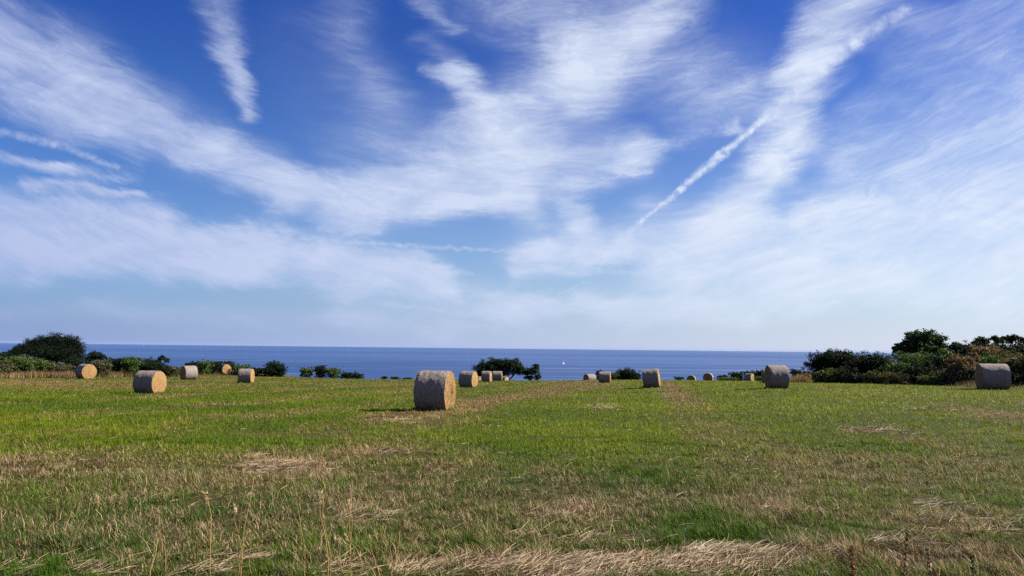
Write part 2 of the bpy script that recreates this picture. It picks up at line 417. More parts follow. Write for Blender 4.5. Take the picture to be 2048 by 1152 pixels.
def grass_field(n, y0, y1, bent, seed):
    g_ = np.random.default_rng(seed)
    y = y0 * (y1 / y0) ** g_.random(n)
    x = (g_.random(n) * 2 - 1) * (.70 * y + 1.5)
    # pull blades together into tussocks
    cl = .10 + .002 * y
    jx = vnoise(x / cl, y / cl, 51) - .5; jy = vnoise(x / cl, y / cl, 61) - .5
    x = x + jx * cl * 1.1; y = np.maximum(y + jy * cl * 1.1, 2.5)
    z = ground(x, y)
    d, px, py = dryness(x, y, z)
    clump = fbm(x * 2.2, y * 2.2, 71, 3)
    dry = (d + (g_.random(n) - .5) * (.55 + .35 * (1 - sstep(8, 22, y)))) > .5
    h = (.036 + .085 * clump + .045 * g_.random(n)) * (1 + .35 * sstep(.55, .8, fbm(x * .5, y * .5, 81, 3)))
    h = np.where(dry, h * 1.05, h)
    h = h * np.where(g_.random(n) < .04, 1.6, 1.0)
    tus = fbm(x * 5.5, y * 5.5, 75, 2); gap = fbm(x * 1.7, y * 1.7, 77, 3)
    h = h * np.clip(.35 + 1.5 * (tus - .2), .4, 1.3) * np.clip(.5 + 1.4 * (gap - .25), .45, 1.1)
    wd = np.maximum(.0048, .00052 * y) * (.6 + .8 * g_.random(n))
    h = h * (1 + .001 * np.maximum(y - 15, 0)); h = np.where(bank(x, y) > .25, h * 2.2, h)
    lean = np.clip(g_.normal(.58, .27, n), .02, .97)
    lean = np.where(dry, np.clip(lean + .15, 0, .97), lean)
    az = g_.random(n) * 2 * math.pi
    az = np.where(g_.random(n) < .45, math.pi * .9 + g_.normal(0, .7, n), az)
    face = g_.normal(.7, .6, n)
    pts = np.stack([x, y, z - .01], -1)
    tone = g_.random(n)[:, None]; tone = .5 + (tone - .5) * (1 - .45 * sstep(15, 60, y)[:, None]); yl = np.clip(.42 + .5 * sstep(900, 1500, px) * (1 - sstep(860, 960, py)) + (fbm(x * .3, y * .3, 91, 3) - .5) * 1.1, 0, 1)[:, None]
    green = (1 - yl) * np.array([.040, .082, .005]) + yl * np.array([.130, .158, .004])
    edge_ = (1 - sstep(7, 15, y))[:, None]             # darker, ranker grass along the near field edge
    green = green * (1 - edge_ * np.array([.36, .22, -.2]))
    green = green * (.35 + 1.25 * tone ** 1.3) * (.65 + .7 * tus[:, None])
    straw = (np.array([.37, .262, .105]) + np.array([.02, .015, .06]) * (1 - sstep(8, 20, y))[:, None]) * (.16 + 1.25 * tone ** 1.9)
    brown = np.array([.055, .034, .016]) * (.6 + .6 * tone)
    isb = (g_.random(n) < .18 + .5 * (gap < .42))[:, None]
    col = np.where(dry[:, None], np.where(isb, brown, straw), green)
    return blades(pts, h, wd, lean, az, face, col, bent)

# ------------------------------------------------------------------ loose straw left in swaths
def strands(cx, cy, rx, ry, n, ang, spread, heap, seed, ln=(.08, .32), wdt=.0031, tint=(.33, .235, .135)):
    """ribbons lying over one another on an elliptical heap (metres)"""
    g_ = np.random.default_rng(seed)
    rr = np.sqrt(g_.random(n)); th_ = g_.random(n) * 2 * math.pi
    x = cx + rr * np.cos(th_) * rx; y = cy + rr * np.sin(th_) * ry
    gate = fbm(x * 1.6, y * 2.4, seed, 3) + (1 - rr) * .25
    k = (gate > .52) & (g_.random(n) < .68); x, y, rr = x[k], y[k], rr[k]; n = len(x)
    z = ground(x, y) + .02 + heap * (1 - rr ** 2) * g_.random(n)
    a = ang + (fbm(x * 1.3, y * 1.3, seed + 7, 2) - .5) * 3.2 + g_.normal(0, spread, n) + np.where(g_.random(n) < .42, g_.normal(0, 1.3, n), 0); l = ln[0] + (ln[1] - ln[0]) * g_.random(n) ** 1.5
    el = g_.normal(.05, .17, n)
    dv = np.stack([np.cos(a) * np.cos(el), np.sin(a) * np.cos(el), np.sin(el)], -1) * l[:, None]
    w_ = np.maximum(wdt,   .00034 * y) * (.7 + .6 * g_.random(n))
    wv = np.stack([-np.sin(a) * .5, np.cos(a) * .5, .8 + 0 * a], -1) * w_[:, None] * .5
    p0 = np.stack([x, y, z], -1); p2 = p0 + dv
    p2[:, 2] = np.maximum(p2[:, 2], ground(p2[:, 0], p2[:, 1]) + .015)
    p1 = (p0 + p2) / 2; p1[:, 2] += l * g_.uniform(.0, .06, n)
    V = np.stack([p0 - wv, p0 + wv, p1 + wv, p1 - wv, p2 + wv * .5, p2 - wv * .5], 1).reshape(-1, 3)
    b = (np.arange(n) * 6)[:, None]
    L = np.concatenate([b + [0, 1, 2, 3], b + [3, 2, 4, 5]], 1).ravel()
    St = ((np.arange(n) * 8)[:, None] + [0, 4]).ravel()
    c = np.array(tint) * (.25 + .95 * g_.random(n) ** 1.3)[:, None]
    return V, L, St, np.repeat(c, 6, 0)
heaps = []
for i, (px, py, wpx, dep, n, ang, hp) in enumerate([
    (1300, 1142, 300, .32, 3000, .30, .10), (1440, 1122, 130, .28, 1400, .55, .12), (1180, 1150, 170, .3, 1100, .35, .08), (1010, 1142, 170, .28, 1100, .5, .07), (880, 1152, 100, .25, 500, .5, .06),
    (1640, 1118, 110, .25, 700, .5, .09), (1790, 1098, 120, .25, 450, .3, .06), (1960, 1075, 110, .25, 380, .4, .06), (1940, 1045, 110, .25, 420, .05, .05), (1890, 1012, 100, .22, 300, .0, .04),
    (1580, 1030, 70, .3, 220, 1.0, .06), (540, 936, 75, .55, 520, .5, .09), (505, 916, 22, .3, 160, .9, .12), (760, 906, 90, .5, 420, .0, .06), (740, 1040, 70, .3, 220, .1, .05),
    (1725, 860, 50, .6, 340, .0, .09), (1775, 866, 40, .5, 200, .0, .07), (1795, 885, 40, .4, 180, .0, .07), (1855, 819, 40, .6, 200, .0, .07), (800, 843, 60, .8, 260, .2, .05), (1205, 815, 40, 1.8, 260, 1.2, .05),
    (100, 1148, 200, .3, 480, .3, .05), (420, 1140, 110, .3, 420, .7, .08), (640, 1150, 100, .22, 260, .3, .06), (1150, 1085, 150, .3, 320, .3, .04), (1170, 1035, 150, .3, 340, .5, .04)]):
    cx, cy = hit(px, py)
    heaps.append(strands(cx, cy, wpx / F_PX * cy * 1.15, dep * 1.25, int(n * 1.7), ang, .5, hp * .6, 100 + i, ln=(.05, .26)))
# scattered single straws everywhere in the near field
heaps.append(strands(0, 9, 7, 5, 2600, .4, 1.6, .03, 190, (.06, .22)))
heaps.append(strands(0, 20, 16, 12, 1800, .4, 1.6, .03, 191, (.08, .25)))
V, L, St, C = merge(heaps)
tag(mesh_np('loose_straw', V, L, St, m_straw, col=C), 'loose dry straw lying in swaths over the mown grass', 'straw', kind='stuff')

# ------------------------------------------------------------------ bales
m_wrap, t, out = material('bale_straw_side')
tcn = t.new('ShaderNodeTexCoord').outputs['Object']
n1 = t.noise(t.mapping(tcn, (15, 2.2, 2.2)), 1.6, 6, .7, .6)
n2 = t.noise(t.mapping(tcn, (60, 11, 11)), 1.3, 5, .72, .6)
n3 = t.noise(tcn, 2.3, 4, .6)
wv = t.new('ShaderNodeTexWave', wave_type='BANDS', bands_direction='X'); t.put(wv.inputs['Vector'], tcn); wv.inputs['Scale'].default_value = 7.5
wv.inputs['Distortion'].default_value = 1.2; wv.inputs['Detail'].default_value = 3
c = t.mix(t.rng(n1, .3, .7, 0, 1), (.065, .046, .037), (.19, .152, .132))
c = t.mix(t.rng(n2, .45, .7, 0, .7), c, (.46, .41, .375))
c = t.mix(t.rng(n3, .5, .75, 0, .5), c, (.17, .12, .085))
c = t.mix(t.rng(wv.outputs['Fac'], .1, .7, .4, 0), c, (.13, .10, .08))
hgt = t.math('ADD', n2, t.math('MULTIPLY', wv.outputs['Fac'], .3))
principled(t, out, c, .85, .25, (hgt, .55, .02))
m_end, t, out = material('bale_straw_end')
tcn = t.new('ShaderNodeTexCoord').outputs['Object']
sp = t.new('ShaderNodeSeparateXYZ'); t.put(sp.inputs[0], tcn)
rad_ = t.math('SQRT', t.math('ADD', t.math('POWER', sp.outputs[1], 2), t.math('POWER', sp.outputs[2], 2)))
ang_ = t.math('ARCTAN2', sp.outputs[2], sp.outputs[1])
spir = t.math('ADD', t.math('MULTIPLY', rad_, 46), ang_)
cb = t.new('ShaderNodeCombineXYZ'); t.put(cb.inputs[0], spir); t.put(cb.inputs[1], t.math('MULTIPLY', t.math('SINE', ang_), 3.0)); t.put(cb.inputs[2], t.math('MULTIPLY', t.math('COSINE', ang_), 3.0))
e1 = t.noise(cb.outputs[0], 1.0, 4, .65); e2 = t.noise(tcn, 34, 5, .7); e3 = t.noise(tcn, 4, 4, .6)
c = t.mix(t.rng(e1, .36, .62, 0, 1), (.115, .058, .018), (.30, .175, .062))
c = t.mix(t.rng(e2, .5, .72, 0, .75), c, (.38, .25, .105))
c = t.mix(t.rng(e3, .52, .75, 0, .55), c, (.22, .125, .05))
principled(t, out, c, .8, .3, (t.math('ADD', e1, e2), 1.0, .05))

def bale_mesh_side(d, L, seed, nu=72, nv=20):
    g_ = np.random.default_rng(seed); r = d / 2
    th = np.linspace(0, 2 * math.pi, nu + 1)[:-1]; xs = np.linspace(-L / 2, L / 2, nv)
    TH, X = np.meshgrid(th, xs, indexing='ij')
    edge = 1 - .026 * np.exp(-((L / 2 - np.abs(X)) / .04) ** 2)
    rr = r * edge * (1 + .026 * (fbm(np.abs(TH - math.pi) * 1.6 + 3, X * 3.5 + seed, seed, 3) - .5) * 2 + .022 * (fbm(np.abs(TH - math.pi) * 5, X * 14 + seed, seed + 3, 3) - .5) * 2)
    sag = 1 - .03 * (np.cos(TH) < -.6)                   # flattened where it sits
    Y = rr * np.sin(TH); Z = rr * np.cos(TH)
    Z = np.where(Z < -r * .965, -r * .965, Z) + r * .965
    V = np.stack([X, Y, Z], -1).reshape(-1, 3)
    return V, grid_faces(nu, nv, True), TH, X, rr
def fuzz_arrays(P, N, n, ln, wd, seed, tints):
    g_ = np.random.default_rng(seed); idx = g_.integers(0, len(P), n)
    p = P[idx] + g_.normal(0, .012, (n, 3)); nn = N[idx]
    dv = nn * g_.uniform(.15, .9, n)[:, None] + g_.normal(0, .75, (n, 3)); dv /= np.linalg.norm(dv, axis=1)[:, None]
    l = ln * (.4 + g_.random(n)); tip = p + dv * l[:, None]
    sv_ = np.cross(dv, g_.normal(0, 1, (n, 3))); sv_ /= np.linalg.norm(sv_, axis=1)[:, None] + 1e-6
    sv_ *= (wd * (.6 + .8 * g_.random(n)))[:, None] * .5
    V = np.stack([p - sv_, p + sv_, tip], 1).reshape(-1, 3)
    c = np.array(tints)[g_.integers(0, len(tints), n)] * (.6 + .7 * g_.random(n))[:, None]
    return V, np.arange(n * 3), np.arange(n) * 3, np.repeat(c, 3, 0)
m_fuzz = leaf_material('bale_straw_fibres', .2, .55, .35)

def two_mat(name, body, fib_, mat, parent, loc=None):
    V, L, St, C = merge([body, fib_])
    o = mesh_np(name, V, L, St, mat, parent, col=C, loc=loc)
    nb_ = len(body[2]); k = np.arange(len(St))
    o.data.materials.append(m_fuzz)
    o.data.polygons.foreach_set('material_index', (k >= nb_).astype(np.int32)); o.data.polygons.foreach_set('use_smooth', k < nb_)
    return o
def bale(px0, px1, top, base, e, label, depth=None, d=None, tilt=0, seed=1, near=False, Lm=None):
    """px box in the photograph; e = how far (degrees) the right end (+) or left end (-) turns to the camera"""
    pc = (px0 + px1) / 2
    if base is not None:
        x, y = hit(pc, base); p = base - top; d = d or p * y / F_PX * 1.025
    else:                                            # base hidden behind the brow: find where a bale of size d fits
        d = d or 1.25
        tr = ray(pc, top); ys = np.linspace(depth or 96, 128, 600)
        f = CAM[2] + tr[2] * ys - ground(tr[0] * ys, ys) - d
        y = ys[np.argmax(f >= 0)] if (f >= 0).any() else ys[-1]
        if depth and f[0] > 0: y = depth
        x = tr[0] * y
    wpx = px1 - px0; se, ce = abs(math.sin(R(e))), math.cos(R(e))
    L = Lm or min(max((wpx * y / F_PX - d * se) / max(ce, .3), .9), 1.35)
    if base is not None: y += d * .35; x *= y / (y - d * .35)
    v = math.degrees(math.atan2(x, y)); alpha_ = R(-v - e)
    root = empty('straw_bale', (x, y, float(ground(x, y)) - .035)); root.rotation_euler = (0, R(-tilt), alpha_); root['half_length'] = L / 2; root['half_width'] = d * .2
    tag(root, label, 'straw bale', 'round straw bales left on the field')
    nu, nv = (110, 30) if near else (56, 14)
    V, Fq, TH, X, rr = bale_mesh_side(d, L, seed, nu, nv)
    side_n = np.stack([0 * TH, np.sin(TH), np.cos(TH)], -1).reshape(-1, 3)
    nf = 2000 if near else 130
    wf = .006 if near else .00045 * y
    fv = fuzz_arrays(V, side_n, nf, .045 if near else .05, max(wf * .7, .0045), seed + 50, [(.16, .125, .10), (.11, .085, .065), (.21, .17, .14)])
    two_mat('wound_side', (V, Fq.ravel(), np.arange(len(Fq)) * 4, np.ones((len(V), 3))), fv, m_wrap, root)
    for sgn in (-1, 1):
        na, nr = (64, 14) if near else (40, 8)
        a_ = np.linspace(0, 2 * math.pi, na + 1)[:-1]; q = np.linspace(0.02, 1, nr)
        A, Q_ = np.meshgrid(a_, q, indexing='ij')
        redge = np.interp(A.ravel(), np.r_[TH[:, -1 if sgn > 0 else 0], 2 * math.pi], np.r_[rr[:, -1 if sgn > 0 else 0], rr[0, -1 if sgn > 0 else 0]]).reshape(A.shape)
        rad2 = redge * Q_
        Yv = rad2 * np.sin(A); Zv = rad2 * np.cos(A)
        Zv = np.where(Zv < -d / 2 * .965, -d / 2 * .965, Zv) 
        bul = sgn * (L / 2 + .05 * (1 - Q_ ** 2) + .05 * (fbm(Yv * 6 + 5, Zv * 6 + seed, seed, 3) - .5) * sstep(1, .85, Q_))
        Ve = np.stack([bul, Yv, Zv], -1).reshape(-1, 3)
        Fe = grid_faces(na, nr, True)
        if sgn < 0: Fe = Fe[:, ::-1]
        ctr = len(Ve); Ve = np.vstack([Ve, [[sgn * (L / 2 + .05), 0, 0]]])
        tri = np.array([[ctr, (i + 1) % na * nr, i * nr] if sgn > 0 else [ctr, i * nr, (i + 1) % na * nr] for i in range(na)])
        loops = np.r_[Fe.ravel(), tri.ravel()]; st = np.r_[np.arange(len(Fe)) * 4, len(Fe) * 4 + np.arange(na) * 3]
        En = np.tile([[sgn, 0, 0.]], (len(Ve), 1))
        fe = fuzz_arrays(Ve, En, 2600 if near else 130, .08 if near else .06, max(wf * .7, .005), seed + 60 + sgn, [(.32, .20, .075), (.21, .115, .036), (.40, .275, .125)])
        two_mat('straw_end', (Ve, loops, st, np.ones((len(Ve), 3))), fe, m_end, root, (0, 0, d / 2 * .965))
    return root

BALES = [
 (827, 912, 741, 823, 17, 'largest and nearest round straw bale, golden end lit, its long shadow on the grass', dict(near=True)),
 (148, 194, 728, 758, 62, 'round bale below the big domed tree at the hedge foot, spiral end facing the camera', {}),
 (267, 330, 741, 788, 36, 'large round bale on the left of the field, sunlit straw end on its right', {}),
 (360, 394, 731, 760, -24, 'round bale with its pale curved side in the sun, dark end on the left', {}),
 (433, 462, 729, 749, 58, 'small tan round bale tucked against the hedgerow, end facing the camera', {}),
 (476, 508, 737, 767, 15, 'upright looking round bale on open grass, right of the small bale against the hedgerow', {}),
 (917, 956, 742, 776, 22, 'round bale just behind and right of the nearest bale', {}),
 (962, 984, 742, 764, 13, 'left bale of the touching pair in front of the lone pine, narrow sunlit end showing', {}),
 (985, 1004, 742, 762, 2, 'right bale of the touching pair in front of the lone pine', {}),
 (1002, 1014, 752, None, 30, 'tiny bale sunk behind the brow beneath the lone pine, right of the pair', dict(d=1.2, depth=108)),
 (951, 963, 752, None, 40, 'pale bale mostly hidden behind the bale next to the nearest one', dict(d=1.2, depth=108)),
 (1166, 1193, 747, None, -40, 'half sunken bale on the brow with dark left end and bright side', dict(d=1.25, depth=106)),
 (1198, 1221, 743, 766, 3, 'bale in front of a small dark bush, right of the half sunken one', {}),
 (1288, 1322, 738, 776, 5, 'leaning round bale alone against the sea, tilted', dict(tilt=7)),
 (1373, 1392, 749.5, None, -84, 'smaller of two dark domed bales peeping over the brow', dict(d=1.2, depth=106)),
 (1405, 1428, 745, None, -80, 'larger of two dark domed bales peeping over the brow', dict(d=1.35, depth=106)),
 (1490, 1507, 746, None, 25, 'far bale with a bright right end among the low green weeds by the far hedge', dict(d=1.15, depth=92)),
 (1529, 1578, 730, 778, -17, 'big dark bale on the right half of the field with a frosted sunlit top', {}),
 (1525, 1552, 738, 767, -10, 'bale almost wholly hidden behind the big dark frosted bale', {}),
 (1954, 2018, 727, 780, -17, 'bluish grey bale beside the brown bracken bank at the right edge', {}),
]
FOOT = []
for i, (a0, a1, tp, bs, e, lab, kw) in enumerate(BALES): FOOT.append(bale(a0, a1, tp, bs, e, lab, seed=i * 7 + 2, **kw))

def foot_grass(o, seed):
    g_ = np.random.default_rng(seed); x0, y0 = o.location.x, o.location.y
    n = int(2600 if y0 < 35 else 900); a_ = o.rotation_euler.z; hl, hw = o['half_length'], o['half_width']
    side = g_.integers(0, 3, n); q = g_.uniform(-1, 1, n); off = np.abs(g_.normal(0, .09, n))
    lx = np.where(side == 0, q * hl, np.where(side == 1, hl + off, -hl - off))
    ly = np.where(side == 0, -hw - off, q * hw)
    x = x0 + lx * math.cos(a_) - ly * math.sin(a_); y = y0 + lx * math.sin(a_) + ly * math.cos(a_)
    h = g_.uniform(.06, .17, n) * np.where(g_.random(n) < .05, 1.9, 1)
    dry = (g_.random(n) < .5)[:, None]; tone = g_.random(n)[:, None]
    col = np.where(dry, np.array([.37, .262, .105]) * (.25 + tone), np.array([.06, .12, .006]) * (.5 + tone))
    return blades(np.c_[x, y, ground(x, y) - .01], h, np.maximum(.005, .0005 * y), np.clip(g_.normal(.4, .25, n), 0, .95), g_.random(n) * 6.283, g_.normal(.7, .6, n), col, False)
V, L, St, C = merge([grass_field(720000, 4.2, 16, True, 1), grass_field(1400000, 15, 121, False, 2)] + [foot_grass(o, 700 + i) for i, o in enumerate(FOOT) if o.location.y < 75])
tag(mesh_np('field_grass', V, L, St, m_grass, col=C), 'short mown grass, green and straw coloured, covering the field', 'grass', kind='stuff')

for o in FOOT: del o['half_length'], o['half_width']

# ------------------------------------------------------------------ trees, shrubs
m_leaf = leaf_material('foliage_leaves', .2, .7, .08)
m_bark, t, out = material('bark')
pos = t.new('ShaderNodeTexCoord').outputs['Object']
nb = t.noise(t.mapping(pos, (9, 9, 2)), 2.0, 5, .7)
principled(t, out, t.mix(nb, (.035, .026, .02), (.11, .085, .065)), .9, .2, (nb, .8, .05))

STY = {  # colour, second colour, leaf size, leaves per m2 of silhouette, stretch, clump radius factor
 'dark':   ((.006, .012, .005), (.014, .025, .009), .085, 430, 1.5, .22),
 'macrocarpa': ((.003, .007, .003), (.008, .015, .006), .085, 430, 1.5, .22),
 'pine':   ((.010, .021, .008), (.021, .038, .013), .12, 300, 2.2, .26),
 'gorse':  ((.040, .062, .016), (.080, .105, .028), .085, 400, 2.0, .16),
 'olive':  ((.048, .050, .021), (.090, .084, .036), .085, 380, 2.0, .18),
 'green':  ((.036, .066, .018), (.072, .110, .030), .085, 400, 1.6, .18),
 'leafy':  ((.016, .030, .008), (.034, .056, .013), .13, 260, 1.3, .24),
 'bracken':((.095, .066, .036), (.18, .128, .072), .13, 300, 3.2, .16),
}
def foliage(blobs, style, base, seed, fill=True):
    """blobs: (x,y,z,rx,ry,rz) world; returns arrays relative to base"""
    c1, c2, leaf, dens, strt, cf = STY[style]
    g_ = np.random.default_rng(seed); out_ = []
    for (bx, by, bz, rx, ry, rz) in blobs:
        n = int(max(240, dens * math.pi * rx * rz * 1.7))
        K = max(7, int(n / (62 if style == 'pine' else 42)))
        u = g_.normal(0, 1, (K, 3)); u /= np.linalg.norm(u, axis=1)[:, None]
        f = g_.uniform(.66, 1.12, K) + (g_.random(K) < .08) * g_.uniform(.05, .22, K)
        cen = np.array([bx, by, bz]) + u * f[:, None] * np.array([rx, ry, rz])
        ci = g_.integers(0, K, n)
        cr = max(.85 * cf * min(rx, rz), .08)
        p = cen[ci] + g_.normal(0, 1, (n, 3)) * cr * np.array([1, 1, .7])
        ct = g_.random(K)[ci]
        nf = n // 2
        q = g_.normal(0, 1, (nf, 3)); q /= np.linalg.norm(q, axis=1)[:, None]
        q = np.array([bx, by, bz]) + q * (g_.random(nf) ** .4 * .78)[:, None] * np.array([rx, ry, rz])
        p = np.vstack([p, q]); ct = np.r_[ct, g_.random(nf)]; n += nf
        sz = leaf * (.55 + .8 * g_.random(n)); sz[-nf:] *= 1.7
        a = g_.normal(0, 1, (n, 3)); a[:, 2] += .4 if style != 'bracken' else 1.0; a /= np.linalg.norm(a, axis=1)[:, None]
        b = np.cross(a, g_.normal(0, 1, (n, 3))); b /= np.linalg.norm(b, axis=1)[:, None] + 1e-6
        av = a * (sz * math.sqrt(strt))[:, None] * .5; bv = b * (sz / math.sqrt(strt))[:, None] * .5
        V = np.stack([p - av, p + bv, p + av, p - bv], 1)
        gz = ground(V[..., 0], V[..., 1]) + .02
        keep = (V[..., 2] > gz).all(1)
        V = V[keep]; ct = ct[keep]; n = len(V)
        col = (np.array(c1) * (1 - ct[:, None]) + np.array(c2) * ct[:, None]) * g_.uniform(.6, 1.4, (n, 1))
        out_.append((V.reshape(-1, 3) - np.array(base), np.arange(n * 4), np.arange(n) * 4, np.repeat(col, 4, 0)))
    return merge(out_)

def tube(path, radii, n=8):
    path = [np.array(p, float) for p in path]; V = []
    for i, p in enumerate(path):
        d = path[min(i + 1, len(path) - 1)] - path[max(i - 1, 0)]; d /= np.linalg.norm(d)
        a = np.cross(d, [0.3, .9, .2]); a /= np.linalg.norm(a); b = np.cross(d, a)
        for k in range(n):
            q = 2 * math.pi * k / n; V.append(p + radii[i] * (math.cos(q) * a + math.sin(q) * b))
    Fq = []
    for i in range(len(path) - 1):
        for k in range(n): Fq.append([i * n + k, i * n + (k + 1) % n, (i + 1) * n + (k + 1) % n, (i + 1) * n + k])
    V = np.array(V); n0 = len(V)
    V = np.vstack([V, path[-1]]); top = (len(path) - 1) * n
    return V, Fq, [[top + k, top + (k + 1) % n, n0] for k in range(n)]
def tubes(lst):
    parts = []
    for path, rr_ in lst:
        V, Fq, Tr = tube(path, rr_); Fq = np.array(Fq); Tr = np.array(Tr)
        parts.append((V, np.r_[Fq.ravel(), Tr.ravel()], np.r_[np.arange(len(Fq)) * 4, len(Fq) * 4 + np.arange(len(Tr)) * 3], np.ones((len(V), 3))))
    return merge(parts)

def px_blobs(bl, Y, squash=1.0, skirt=True):
    res = []; r_ = np.random.default_rng(int(bl[0][0]) + 7)
    for (cx, cy, rx, ry) in bl:
        y = Y + r_.uniform(-.4, .4) * rx / F_PX * Y
        d = ray(cx, cy); wx = d[0] * y; wz = CAM[2] + d[2] * y
        RX, RZ = rx / F_PX * y, ry / F_PX * y
        res.append((wx, y, wz, RX, max(RX, RZ) * squash, RZ))
        gz = float(ground(wx, y))
        if skirt and wz - RZ * .5 > gz:                 # branches reach down to the ground
            zm = (wz + gz) / 2
            res.append((wx, y, zm, RX * .85, RX * .85 * squash, max((wz - gz) / 2, .2)))
    return res
CNT = [0]
def shrub(name, bl, Y, style, label, group=None):
    CNT[0] += 1
    k_ = 1.22 if group and group.startswith('shrubs') else 1.42 if group and group.startswith('scrub') else 1.08
    bl = [(a, b, c * k_, d * (1.18 if k_ > 1.3 else 1)) for a, b, c, d in bl]
    B = px_blobs(bl, Y); x = sum(b[0] for b in B) / len(B); y = sum(b[1] for b in B) / len(B)
    base = (x, y, float(ground(x, y)))
    V, L, St, C = foliage(B, style, base, 300 + CNT[0])
    o = mesh_np(name, V, L, St, m_leaf, col=C, loc=base)
    return tag(o, label, 'bracken' if style == 'bracken' else 'shrub', group)
def tree(name, bl, Y, style, label, trunk_px, group=None, r=.16, cat='tree'):
    CNT[0] += 1
    B = px_blobs(bl, Y, .9, skirt=False)
    d = ray(trunk_px, 700); x = d[0] * Y; z0 = float(ground(x, Y)); base = (x, Y, z0)
    root = empty(name, base); tag(root, label, cat, group)
    V, L, St, C = foliage(B, style, base, 300 + CNT[0])
    mesh_np('crown', V, L, St, m_leaf, root, col=C)
    g_ = random.Random(CNT[0]); ts = []
    zc = sum(b[2] for b in B) / len(B) - z0
    fork = np.array([g_.uniform(-.1, .1), 0, zc * .45])
    ts.append(([(0, 0, -.2), (g_.uniform(-.1, .1), .05, zc * .25), tuple(fork)], [r * 1.25, r, r * .85]))
    for b in B:
        tip = np.array([b[0] - x, b[1] - Y, b[2] - z0 + b[5] * .5]); mid = fork * .45 + tip * .55; mid[2] -= .15 * abs(tip[0] - fork[0])
        ts.append(([tuple(fork), tuple(mid), tuple(tip)], [r * .6, r * .4, r * .12]))
        for q in range(2):
            t2 = tip + np.array([g_.uniform(-.7, .7) * b[3], g_.uniform(-.6, .6) * b[4], g_.uniform(-.3, .3) * b[5]])
            ts.append(([tuple(mid), tuple((mid + t2) / 2 + np.array([0, 0, .1])), tuple(t2)], [r * .3, r * .2, r * .05]))
    V, L, St, C = tubes(ts)
    mesh_np('trunk', V, L, St, m_bark, root, smooth=True)
    return root

HG = 'shrubs of the left hedgerow'; RG = 'scrub bank on the right'; BG = 'low bushes along the brow'
tree('evergreen_tree', [(112, 685, 46, 17), (142, 692, 26, 18), (78, 690, 36, 14), (48, 700, 26, 11), (28, 706, 16, 7), (100, 703, 62, 15), (148, 706, 20, 14), (112, 716, 50, 10)], 98, 'macrocarpa', 'big dark domed evergreen tree above the hedge at the far left', 112, r=.3)
tree('evergreen_tree', [(193, 711, 16, 9), (182, 717, 14, 8), (208, 716, 9, 6)], 97, 'dark', 'small dark tree right beside the big domed evergreen', 194, r=.14)
tree('pine_sapling', [(324, 716, 9, 5), (315, 724, 9, 5), (333, 721, 5, 3)], 95, 'pine', 'little windswept pine sapling sticking up from the right end of the left hedge', 322, r=.08)
for bl, Y, st, lab in [
 ([(6, 710, 22, 7)], 95, 'dark', 'dark shrub at the left edge of the photo behind the yellow green gorse'),
 ([(42, 725, 26, 14), (18, 728, 24, 12), (60, 732, 14, 10)], 86, 'gorse', 'yellow green gorse bush at the left edge in front of the big tree'),
 ([(4, 740, 18, 12)], 83, 'olive', 'brownish bush in the lower left corner of the hedge'),
 ([(88, 729, 18, 11)], 87, 'gorse', 'pale green bushy gorse below the big domed tree'),
 ([(118, 734, 24, 9)], 87, 'olive', 'dull olive shrub left of the bale that shows its spiral end'),
 ([(158, 727, 22, 11)], 90, 'dark', 'dark shrub directly behind the bale that shows its spiral end'),
 ([(205, 730, 18, 10)], 88, 'olive', 'olive shrub just right of the bale that shows its spiral end'),
 ([(232, 725, 20, 10)], 92, 'dark', 'dark low shrub below the gap beside the small dark tree'),
 ([(262, 723, 20, 11)], 92, 'green', 'rounded green shrub midway between the small dark tree and the pine sapling'),
 ([(293, 728, 20, 11)], 93, 'dark', 'dark shrub beneath the pine sapling on its left'),
 ([(318, 735, 18, 9)], 92, 'dark', 'dark shrub under the pine sapling'),
 ([(343, 737, 16, 6)], 92, 'olive', 'low russet shrub left of the bale with the sunlit curved side'),
 ([(382, 730, 14, 7)], 98, 'dark', 'dark shrub behind the bale with the sunlit curved side'),
 ([(407, 729, 16, 8)], 99, 'green', 'green shrub between the sunlit bale and the small tan bale'),
 ([(430, 728, 14, 7)], 101, 'dark', 'dark shrub just behind the small tan bale on its left'),
 ([(456, 730, 15, 8)], 102, 'dark', 'dark shrub just behind the small tan bale on its right'),
 ([(482, 735, 16, 7)], 102, 'green', 'green shrub behind the upright looking bale'),
 ([(508, 740, 16, 5)], 103, 'dark', 'low dark shrub between the upright looking bale and the dark round bush'),
 ([(549, 732, 15, 9), (540, 740, 17, 7), (562, 738, 10, 6)], 104, 'dark', 'taller dark bush standing out against the sea right of the upright looking bale'),
 ([(613, 741, 14, 7)], 107, 'green', 'green bush at the left end of the last hedge clump'),
 ([(641, 739, 12, 8)], 108, 'dark', 'dark peaked bush in the middle of the last hedge clump'),
 ([(666, 742, 15, 8)], 108, 'green', 'mid green bush right of the dark peaked bush in the last hedge clump'),
 ([(697, 749, 15, 5), (716, 751, 11, 4)], 108, 'dark', 'low dark bush tapering out at the right end of the last hedge clump'),
]: shrub('hedge_shrub', bl, Y, st, lab, HG)
for bl, lab in [
 ([(768, 755, 8, 3.5)], 'tuft of dark treetop with a knob on the brow left of the nearest bale'),
 ([(790, 756, 10, 3)], 'middle one of the low dark treetops on the brow left of the nearest bale'),
 ([(815, 757, 10, 2.5)], 'dark treetop on the brow touching the nearest bale from the left'),
 ([(1358, 757, 11, 3.5)], 'tiny dark bush at the brow between the leaning bale and the small domed bale'),
]: shrub('bush', bl, 117, 'dark', lab, BG)
